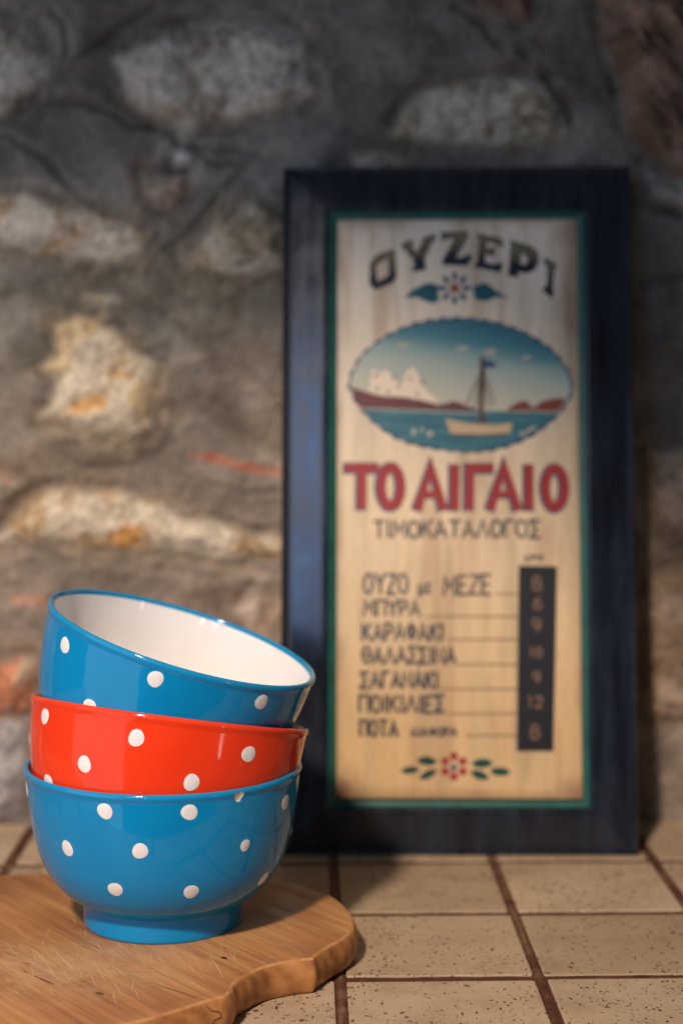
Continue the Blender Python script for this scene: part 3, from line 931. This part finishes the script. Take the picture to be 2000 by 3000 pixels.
pc = pc * (1 - st_) + np.array([0.20, 0.095, 0.055]) * st_
t = NT('aged_cream_paint', 0.40, 0.45)
at = t.n('ShaderNodeVertexColor', layer_name='col').outputs[0]
fn = t.noise(t.mapping(t.obj(), scale=(1, 1, 0.12)), 900, 3)
t.set('Base Color', t.mix(0.5, at, t.ramp(fn, [(0.3, (0.84, 0.82, 0.79)), (0.7, (1.08, 1.08, 1.08))]), 'MULTIPLY'))
t.bump(fn, 0.12, 0.0005)
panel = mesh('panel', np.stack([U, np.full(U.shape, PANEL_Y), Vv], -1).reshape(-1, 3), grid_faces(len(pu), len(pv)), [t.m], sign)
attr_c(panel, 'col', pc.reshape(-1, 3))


class Brush:
    """collects flat brush shapes on the panel, every one a hair proud of the one before"""
    def __init__(self, lift=0.00006):
        self.V, self.F, self.I, self.lift, self.step = [], [], [], lift, 0.000012

    def poly(self, pts, mat, holes=()):
        y = PANEL_Y - self.lift
        self.lift += self.step
        loops = [[Vector((p[0], p[1], 0)) for p in lp] for lp in (pts, *holes)]
        flat = [p for lp in loops for p in lp]
        b = len(self.V)
        self.V += [(p.x, y, p.y) for p in flat]
        for tri in geometry.tessellate_polygon(loops):
            p = [flat[i] for i in tri]
            ar = (p[1].x - p[0].x) * (p[2].y - p[0].y) - (p[2].x - p[0].x) * (p[1].y - p[0].y)
            if abs(ar) < 1e-14:
                continue
            tri = tri if ar > 0 else tri[::-1]
            self.F.append(tuple(b + i for i in tri)); self.I.append(mat)

    def line(self, pts, wd, mat, closed=False, taper=False):
        P = np.array(pts, float)
        y = PANEL_Y - self.lift
        self.lift += self.step
        if closed:
            T = np.roll(P, -1, 0) - np.roll(P, 1, 0)
            T /= np.hypot(*T.T)[:, None] + 1e-12
            N, k = np.stack([-T[:, 1], T[:, 0]], 1), np.ones(len(P))
        else:
            D = P[1:] - P[:-1]
            D /= np.hypot(*D.T)[:, None] + 1e-12
            T = np.vstack([D[:1], D[1:] + D[:-1], D[-1:]])
            T /= np.hypot(*T.T)[:, None] + 1e-12
            N = np.stack([-T[:, 1], T[:, 0]], 1)
            dn = np.vstack([D[:1], D])
            k = 1 / np.maximum(np.abs((T * dn).sum(1)), 0.45)
            P = P.copy()
            P[0] -= D[0] * wd * 0.3
            P[-1] += D[-1] * wd * 0.3
        h = (wd * 0.5 * k)[:, None]
        A, B = P + N * h, P - N * h
        b, n = len(self.V), len(P)
        self.V += [(p[0], y, p[1]) for p in A] + [(p[0], y, p[1]) for p in B]
        for q in range(n if closed else n - 1):
            r = (q + 1) % n
            self.F.append((b + q, b + n + q, b + n + r, b + r)); self.I.append(mat)

    def done(self, name, mats):
        return mesh(name, self.V, self.F, mats, panel, smooth=False, idx=self.I)


def ell(n=20, cx=.5, cy=.5, rx=.5, ry=.5, a0=0, a1=360):
    full = abs(a1 - a0) >= 360
    return [(cx + rx * math.cos(R(a)), cy + ry * math.sin(R(a))) for a in np.linspace(a0, a1, n, endpoint=not full)]


GL = {
    'Ο': (0.8, [('c', ell(22))]), 'Υ': (0.8, [[(0, 1), (.5, .48), (.5, 0)], [(1, 1), (.5, .48)]]),
    'Ζ': (0.75, [[(0, 1), (1, 1), (0, 0), (1, 0)]]), 'Μ': (0.95, [[(0, 0), (.08, 1), (.5, .35), (.92, 1), (1, 0)]]),
    'Ε': (0.65, [[(1, 1), (0, 1), (0, 0), (1, 0)], [(0, .52), (.8, .52)]]), 'Π': (0.8, [[(0, 0), (0, 1), (1, 1), (1, 0)]]),
    'Ρ': (0.7, [[(0, 0), (0, 1), (.6, 1), (.95, .88), (1, .72), (.9, .55), (.6, .45), (0, .45)]]),
    'Α': (0.85, [[(0, 0), (.5, 1), (1, 0)], [(.22, .34), (.78, .34)]]), 'Κ': (0.75, [[(0, 0), (0, 1)], [(1, 1), (0, .42)], [(.3, .6), (1, 0)]]),
    'Φ': (0.85, [('c', ell(20, .5, .52, .5, .32)), [(.5, -.02), (.5, 1.02)]]), 'Ι': (0.18, [[(.5, 0), (.5, 1)]]),
    'Θ': (0.8, [('c', ell(22)), [(.2, .5), (.8, .5)]]), 'Λ': (0.85, [[(0, 0), (.5, 1), (1, 0)]]),
    'Σ': (0.75, [[(1, 1), (0, 1), (.6, .5), (0, 0), (1, 0)]]), 'Ν': (0.8, [[(0, 0), (0, 1), (1, 0), (1, 1)]]),
    'Τ': (0.8, [[(0, 1), (1, 1)], [(.5, 1), (.5, 0)]]), 'Γ': (0.65, [[(0, 0), (0, 1), (1, 1)]]),
    'Δ': (0.85, [('c', [(0, 0), (1, 0), (.75, .5), (.5, 1), (.25, .5)])]), 'Χ': (0.75, [[(0, 0), (1, 1)], [(0, 1), (1, 0)]]),
    'μ': (0.75, [[(0, -.35), (0, .9)], [(0, .2), (.3, 0), (.7, .1), (.9, .9)], [(.9, .3), (1, 0)]]),
    'ε': (0.6, [[(1, .85), (.5, .98), (.1, .75), (.45, .52), (.05, .28), (.4, 0), (1, .15)]]),
    '8': (0.6, [('c', ell(16, .5, .75, .40, .25)), ('c', ell(16, .5, .26, .5, .26))]), '6': (0.6, [('c', ell(16, .5, .3, .5, .3)), [(.85, 1), (.35, .85), (.05, .5), (.0, .3)]]),
    '9': (0.6, [('c', ell(16, .5, .7, .5, .3)), [(1, .7), (.95, .4), (.6, 0)]]), '1': (0.25, [[(.1, .8), (.6, 1), (.6, 0)]]),
    '0': (0.6, [('c', ell(18))]), '2': (0.6, [[(0, .75), (.2, .97), (.6, 1), (.95, .8), (.9, .55), (0, 0), (1, 0)]]), ' ': (0.5, []),
}


def write(br, text, x0, x1, y0, y1, wd, mat, gap=0.28, jit=0.03, seed=1):
    """hand lettering fitted into the photo box (x0..x1, y0 top .. y1 bottom)"""
    rr = random.Random(seed)
    ws = [GL[c][0] for c in text]
    tot = sum(ws) + gap * (len(text) - 1)
    x = 0
    for c, wc in zip(text, ws):
        j = [rr.uniform(-jit, jit) for _ in range(4)]
        for stv in GL[c][1]:
            closed = stv[0] == 'c'
            pts = stv[1] if closed else stv
            out = []
            for (u, v) in pts:
                xx = x0 + (x1 - x0) * (x + wc * (u + j[0] * (v - .5) * 2)) / tot
                yy = y1 + (y0 - y1) * (v * (1 + j[1]) + j[2])
                out.append(loc(xx, yy))
            br.line(out, wd * (1 + 2 * j[3]), mat, closed)
        x += wc + gap


INK = paint('navy_ink', (0.018, 0.022, 0.040, 1), 0.5, 0.3, 0.5)
GREYINK = paint('grey_blue_ink', (0.060, 0.066, 0.085, 1), 0.5, 0.3, 0.6)
REDP = paint('brick_red_paint', (0.34, 0.030, 0.030, 1), 0.42, 0.4, 0.3)
BLUEP = paint('slate_blue_paint', (0.045, 0.085, 0.170, 1), 0.45, 0.35, 0.3)
TEAL = paint('teal_paint', (0.004, 0.110, 0.140, 1), 0.45, 0.35, 0.35)
GREENP = paint('dark_green_paint', (0.004, 0.060, 0.050, 1), 0.45, 0.35, 0.35)
PALE = paint('pale_paint', (0.62, 0.50, 0.38, 1), 0.5, 0.3, 0.3)
LINEP = paint('faded_line_ink', (0.16, 0.10, 0.045, 1), 0.5, 0.3, 0.5)

# --- arched title ΟΥΖΕΡΙ: olive gold above, navy below
t = NT('title_paint', 0.45, 0.35)
f = t.n('ShaderNodeAttribute', attribute_name='rise').outputs['Fac']
nz = t.noise(t.obj(), 260, 3)
ff = t.math('ADD', f, t.math('MULTIPLY', t.math('SUBTRACT', nz, 0.5), 0.35))
t.set('Base Color', t.ramp(ff, [(0.36, (0.012, 0.020, 0.038)), (0.46, (0.13, 0.112, 0.065)), (0.9, (0.21, 0.175, 0.095))]))
TITLE = t.m
br = Brush()
rise, letters = [], [
    ([(190, 310), (240, 255), (345, 218), (356, 400), (330, 440), (220, 482), (188, 450)], [[(226, 330), (255, 297), (308, 278), (314, 385), (290, 408), (232, 432)]]),
    ([(388, 195), (458, 158), (472, 187), (457, 197), (492, 245), (545, 155), (528, 150), (610, 124), (622, 146), (600, 157), (540, 272), (545, 335), (557, 347), (470, 362), (463, 350), (480, 340), (478, 287), (408, 207)], []),
    ([(648, 113), (826, 104), (826, 132), (742, 278), (800, 274), (832, 254), (852, 266), (826, 322), (664, 317), (664, 295), (750, 146), (690, 146), (666, 168)], []),
    ([(888, 123), (1052, 154), (1058, 202), (1035, 197), (1018, 181), (950, 166), (945, 214), (980, 219), (990, 205), (1002, 210), (986, 266), (974, 261), (968, 246), (940, 241), (935, 309), (1008, 324), (1038, 309), (1054, 320), (1042, 367), (873, 332), (878, 315), (895, 309), (910, 152), (890, 142)], []),
    ([(1106, 163), (1240, 203), (1282, 240), (1287, 300), (1262, 352), (1220, 372), (1160, 362), (1150, 389), (1162, 402), (1088, 387), (1098, 371), (1116, 192)], [[(1172, 238), (1214, 257), (1228, 290), (1208, 327), (1166, 318)]]),
    ([(1323, 278), (1407, 320), (1402, 342), (1389, 347), (1376, 480), (1387, 500), (1379, 538), (1318, 482), (1334, 471), (1350, 460), (1356, 342), (1330, 302)], [])]
for out, holes in letters:
    br.poly(locs(s3(out)), 0, [locs(s3(h)) for h in holes])
    ys = np.array([p[1] for p in out], float)
    xs_ = np.array([p[0] for p in out], float)
    A = np.polyfit(xs_, ys, 1)
    for p in list(out) + [q for h in holes for q in h]:
        e = ys - np.polyval(A, xs_)
        rise.append(1 - (p[1] - np.polyval(A, p[0]) - e.min()) / (e.max() - e.min()))
    for lp in (out, *holes):
        br.line(locs(s3(lp)), 0.0011, 1, True)
        rise += [0.0] * (2 * len(lp))
o = br.done('title_lettering', [TITLE, INK])
attr_f(o, 'rise', rise)

# --- ornaments


def petal(c, ang, r0, r1, wd, n=12):
    ca, sa = math.cos(ang), math.sin(ang)
    out = []
    for a in np.linspace(0, 2 * math.pi, n, endpoint=False):
        x = (r0 + r1) / 2 + (r1 - r0) / 2 * math.cos(a)
        y = wd / 2 * math.sin(a) * (1 + 0.25 * math.cos(a))
        out.append((c[0] + x * ca - y * sa, c[1] + x * sa + y * ca))
    return out


def leaf(c, rx, ry, deg, n=16):
    ca, sa = math.cos(R(deg)), math.sin(R(deg))
    out = []
    for a in np.linspace(0, 2 * math.pi, n, endpoint=False):
        x = rx * math.cos(a)
        y = ry * math.sin(a) * abs(math.sin(a)) ** 0.35
        out.append((c[0] + x * ca - y * sa, c[1] + x * sa + y * ca))
    return out


br = Brush()
for k in range(8):
    br.poly(locs(s3(petal((741, 474), k * math.pi / 4 + math.pi / 2, 46, 106, 36))), 0)
br.poly(locs(s3(ell(18, 741, 474, 44, 44))), 2)
br.poly(locs(s3(ell(14, 741, 474, 27, 27))), 1)
br.poly(locs(s3([(412, 537), (460, 490), (530, 452), (580, 438), (642, 458), (630, 500), (642, 552), (600, 574), (540, 555), (500, 535)])), 3)
br.poly(locs(s3([(858, 466), (900, 450), (930, 438), (970, 453), (1012, 490), (1098, 537), (1010, 532), (970, 553), (930, 560), (868, 543), (868, 508)])), 3)
br.line(locs(s3([(430, 530), (530, 503), (632, 503)])), 0.0007, 4)
br.line(locs(s3([(868, 500), (970, 503), (1080, 532)])), 0.0007, 4)
br.done('upper_ornament', [BLUEP, REDP, PALE, TEAL, BLUEP])
br = Brush()
for k in range(6):
    br.poly(locs(s7(petal((692, 655), k * math.pi / 3 + math.pi / 2, 34, 94, 54))), 0)
br.poly(locs(s7(ell(18, 692, 657, 36, 36))), 1)
br.poly(locs(s7(ell(14, 690, 662, 19, 22))), 2)
for c, rx, ry, dg in (((515, 620), 66, 30, 4), ((405, 680), 62, 24, -6), ((522, 708), 64, 26, -27), ((877, 635), 68, 30, -2), ((995, 690), 66, 28, 3), ((860, 712), 64, 28, 20)):
    br.poly(locs(s7(leaf(c, rx, ry, dg))), 3)
br.done('lower_ornament', [REDP, PALE, INK, GREENP])

# --- oval seascape
OV = [(85, 470), (150, 330), (270, 220), (400, 148), (530, 103), (650, 84), (790, 78), (930, 93), (1060, 123), (1200, 180), (1330, 262), (1425, 370), (1478, 500), (1440, 620), (1350, 725), (1200, 832), (1040, 893), (880, 918), (740, 913), (540, 885), (380, 832), (250, 742), (150, 640), (98, 545)]
ov = catmull(OV, 12)
oc = np.array([782, 498])
arc = np.r_[0, np.cumsum(np.hypot(*(np.roll(ov, -1, 0) - ov).T))]
sc = np.abs(np.sin(math.pi * 40 * arc[:-1] / arc[-1]))
dirn = (ov - oc) / np.hypot(*(ov - oc).T)[:, None]
rim_o = ov + dirn * (sc * 13 - 8)[:, None]
rim_i = ov - dirn * 15
t = NT('painted_sky', 0.42, 0.4)
sp = t.n('ShaderNodeSeparateXYZ', {0: t.obj()})
cz = loc(*s4([(780, 80)])[0])[1]
hh = t.math('SUBTRACT', float(cz), sp.outputs[2])
tl = t.math('MULTIPLY', t.math('SUBTRACT', sp.outputs[0], FW / 2), -0.16)
wv = t.math('MULTIPLY', t.math('SUBTRACT', t.noise(t.mapping(t.obj(), scale=(22, 1, 130)), 1.0, 4, 0.6), 0.5), 0.012)
hh = t.math('ADD', t.math('ADD', hh, tl), wv)
t.set('Base Color', t.ramp(t.range(hh, 0.0, 0.060), [(0.06, (0.030, 0.155, 0.225)), (0.26, (0.065, 0.225, 0.285)), (0.42, (0.26, 0.40, 0.40)), (0.56, (0.40, 0.47, 0.43)), (0.90, (0.54, 0.52, 0.42))]))
SKYP = t.m
t = NT('painted_sea', 0.40, 0.4)
n1 = t.noise(t.mapping(t.obj(), scale=(40, 1, 260)), 1.0, 4, 0.6)
t.set('Base Color', t.ramp(n1, [(0.3, (0.020, 0.105, 0.155)), (0.55, (0.040, 0.165, 0.215)), (0.75, (0.10, 0.26, 0.30))]))
SEAP = t.m
HILLP = paint('plum_hill_paint', (0.17, 0.055, 0.060, 1), 0.45, 0.35, 0.5)
RUSTP = paint('rust_hill_paint', (0.22, 0.055, 0.040, 1), 0.45, 0.35, 0.4)
HOUSEP = paint('cream_house_paint', (0.86, 0.72, 0.57, 1), 0.45, 0.35, 0.1)
HULLP = paint('hull_paint', (0.58, 0.43, 0.27, 1), 0.45, 0.35, 0.3)
MASTP = paint('mast_paint', (0.10, 0.055, 0.050, 1), 0.45, 0.35, 0.3)
CLOUDP = paint('cloud_paint', (0.48, 0.46, 0.40, 1), 0.5, 0.3, 0.3)


def clip_below(P, x0, y0, x1, y1):
    """keep the part of polygon P below the line (photo y grows downwards)"""
    f = lambda p: p[1] - (y0 + (y1 - y0) * (p[0] - x0) / (x1 - x0))
    out = []
    for a, b in zip(P, np.roll(P, -1, 0)):
        fa, fb = f(a), f(b)
        if fa >= 0:
            out.append(a)
        if fa * fb < 0:
            out.append(a + (b - a) * fa / (fa - fb))
    return np.array(out)


br = Brush()
br.step = 0.00003
br.poly(locs(s4(rim_o)), 0)
br.poly(locs(s4(rim_i)), 1)
for cx, cy, rx, ry in ((420, 250, 50, 16), (790, 272, 42, 13), (965, 290, 44, 15), (1190, 330, 36, 10), (620, 330, 70, 8)):
    br.poly(locs(s4(leaf((cx, cy), rx, ry, -6))), 8)
br.poly(locs(s4([(212, 535), (232, 402), (262, 402), (270, 430), (296, 412), (325, 408), (362, 442), (388, 488), (420, 490), (440, 424), (470, 388), (490, 388), (515, 432), (548, 512), (600, 560), (645, 605), (500, 600), (300, 580)])), 5)
for cx, cy in ((256, 440), (366, 450), (468, 457), (264, 522), (332, 542), (396, 510), (512, 556), (545, 480)):
    br.poly(locs(s4(ell(8, cx, cy, 8, 13))), 7)
br.poly(locs(s4([(106, 510), (200, 545), (300, 568), (430, 574), (560, 598), (640, 625), (740, 598), (800, 620), (880, 650), (895, 676), (700, 672), (400, 656), (160, 642), (128, 590)])), 3)
br.poly(locs(s4([(1065, 650), (1130, 610), (1180, 594), (1230, 640), (1290, 600), (1350, 584), (1428, 580), (1405, 640), (1360, 672), (1100, 668)])), 4)
br.poly(locs(s4(clip_below(rim_i, 160, 640, 1400, 672))), 2)
br.line(locs(s4([(160, 645), (500, 660), (890, 676)])), 0.0010, 8)
br.line(locs(s4([(1090, 664), (1240, 662), (1370, 670)])), 0.0009, 8)
br.poly(locs(s4([(685, 708), (760, 726), (900, 744), (1000, 746), (1102, 736), (1086, 798), (900, 806), (718, 800)])), 6)
br.poly(locs(s4([(718, 802), (900, 808), (1086, 800), (1060, 815), (760, 815)])), 7)
br.line(locs(s4([(914, 335), (912, 520), (904, 725)])), 0.0030, 7)
br.line(locs(s4([(898, 660), (920, 690), (936, 735)])), 0.0018, 7)
br.poly(locs(s4([(922, 338), (960, 350), (996, 362), (992, 392), (950, 388), (922, 398)])), 9)
for a, b in (((914, 400), (818, 610)), ((914, 400), (866, 640)), ((916, 380), (992, 620)), ((916, 420), (960, 640))):
    br.line(locs(s4([a, b])), 0.0007, 7)
for cx, cy, rx, ry, dg in ((490, 790, 14, 24, 10), (541, 775, 10, 16, 0), (590, 803, 18, 20, 30), (1165, 803, 24, 12, 10), (1215, 775, 46, 9, -30)):
    br.poly(locs(s4(leaf((cx, cy), rx, ry, dg))), 8)
br.done('painted_seascape', [BLUEP, SKYP, SEAP, HILLP, RUSTP, HOUSEP, HULLP, MASTP, CLOUDP, BLUEP])

# --- big red name, blue outlined
br = Brush()
NAME = [[[(78, 80), (258, 80)], [(170, 80), (168, 322)]], ['c', ell(24, 350, 196, 62, 122)], [[(518, 325), (598, 75), (672, 325)], [(550, 245), (645, 245)]], [[(745, 75), (742, 325)]],
        [[(835, 325), (838, 82), (972, 82)]], [[(968, 325), (1052, 75), (1132, 325)], [(1000, 245), (1100, 245)]], [[(1204, 75), (1204, 325)]], ['c', ell(24, 1366, 204, 60, 122)]]
for wd, mat, sh in ((0.0076, 1, -7), (0.0057, 0, 0)):
    for g_ in NAME:
        if g_[0] == 'c':
            br.line(locs(s5([(x + sh, y - sh * 0.5) for x, y in g_[1]])), wd, mat, True)
        else:
            for q, stv in enumerate(g_):
                br.line(locs(s5([(x + sh, y - sh * 0.5) for x, y in stv])), wd * (0.7 if q and len(g_[0]) == 3 else 1), mat)
br.done('name_lettering', [REDP, BLUEP])

br = Brush()
write(br, 'ΤΙΜΟΚΑΤΑΛΟΓΟΣ', 1095, 1580, 1533, 1582, 0.0018, 0, gap=0.26, seed=4)
br.done('heading_lettering', [GREYINK])

# --- price list
br, br2, br3 = Brush(), Brush(), Brush()
for k, (txt, x0, x1, y0, y1) in enumerate((('ΟΥΖΟ', 1066, 1193, 1690, 1747), ('με', 1226, 1261, 1716, 1746), ('ΜΕΖΕ', 1300, 1434, 1694, 1749), ('ΜΠΥΡΑ', 1066, 1227, 1766, 1811), ('ΚΑΡΑΦΑΚΙ', 1063, 1296, 1835, 1883),
                                           ('ΘΑΛΑΣΣΙΝΑ', 1061, 1332, 1904, 1950), ('ΣΑΓΑΝΑΚΙ', 1056, 1281, 1976, 2022), ('ΠΟΙΚΙΛΙΕΣ', 1052, 1299, 2046, 2093), ('ΠΟΤΑ', 1054, 1163, 2117, 2162),
                                           ('ΔΙΑΦΟΡΑ', 1202, 1337, 2139, 2162), ('ΔΡΧ', 1533, 1589, 1634, 1648))):
    sm = y1 - y0 < 32
    write(br3 if y1 < 1660 else br, txt, x0, x1, y0, y1, 0.0011 if y1 - y0 < 26 else 0.0014 if sm else 0.0018, 0, gap=0.30, seed=20 + k)
for x0, x1, y in ((1453, 1518, 1747), (1245, 1518, 1814), (1315, 1518, 1881), (1339, 1517, 1955), (1288, 1516, 2026), (1315, 1515, 2098), (1364, 1515, 2163)):
    br2.line(locs([(x0, y), ((x0 + x1) / 2, y + random.uniform(-1.5, 1.5)), (x1, y)]), 0.0009, 0)
br.done('price_list', [GREYINK])
br2.done('price_rules', [LINEP])
br3.done('currency_heading', [GREYINK])

# --- dark price strip with the figures
V, F = [], []
qs = locs([(1512.5, 2206), (1618.5, 2206), (1629, 1667), (1518, 1664.5)])
for y in (PANEL_Y + 0.0001, PANEL_Y - 0.0012):
    V += [(p[0], y, p[1]) for p in qs]
strip = mesh('price_strip', V, [(4, 5, 6, 7), (0, 1, 5, 4), (1, 2, 6, 5), (2, 3, 7, 6), (3, 0, 4, 7)], [paint('black_strip_paint', (0.012, 0.013, 0.020, 1), 0.42, 0.45, 0.3)], panel, smooth=False)
br = Brush(0.00130)
CH = paint('chalk_paint', (0.26, 0.155, 0.105, 1), 0.7, 0.2, 0.4)
for k, (txt, cx, cy, h_) in enumerate((('8', 1571, 1716, 40), ('6', 1573, 1776, 34), ('9', 1569, 1839, 36), ('10', 1568, 1918, 26), ('9', 1570, 1991, 30), ('12', 1567, 2063, 32), ('8', 1565, 2150, 40))):
    wpx = h_ * (0.62 if len(txt) == 1 else 1.25)
    write(br, txt, cx - wpx / 2, cx + wpx / 2, cy - h_ / 2, cy + h_ / 2, 0.0011, 0, gap=0.35, seed=60 + k)
br.done('price_figures', [CH])
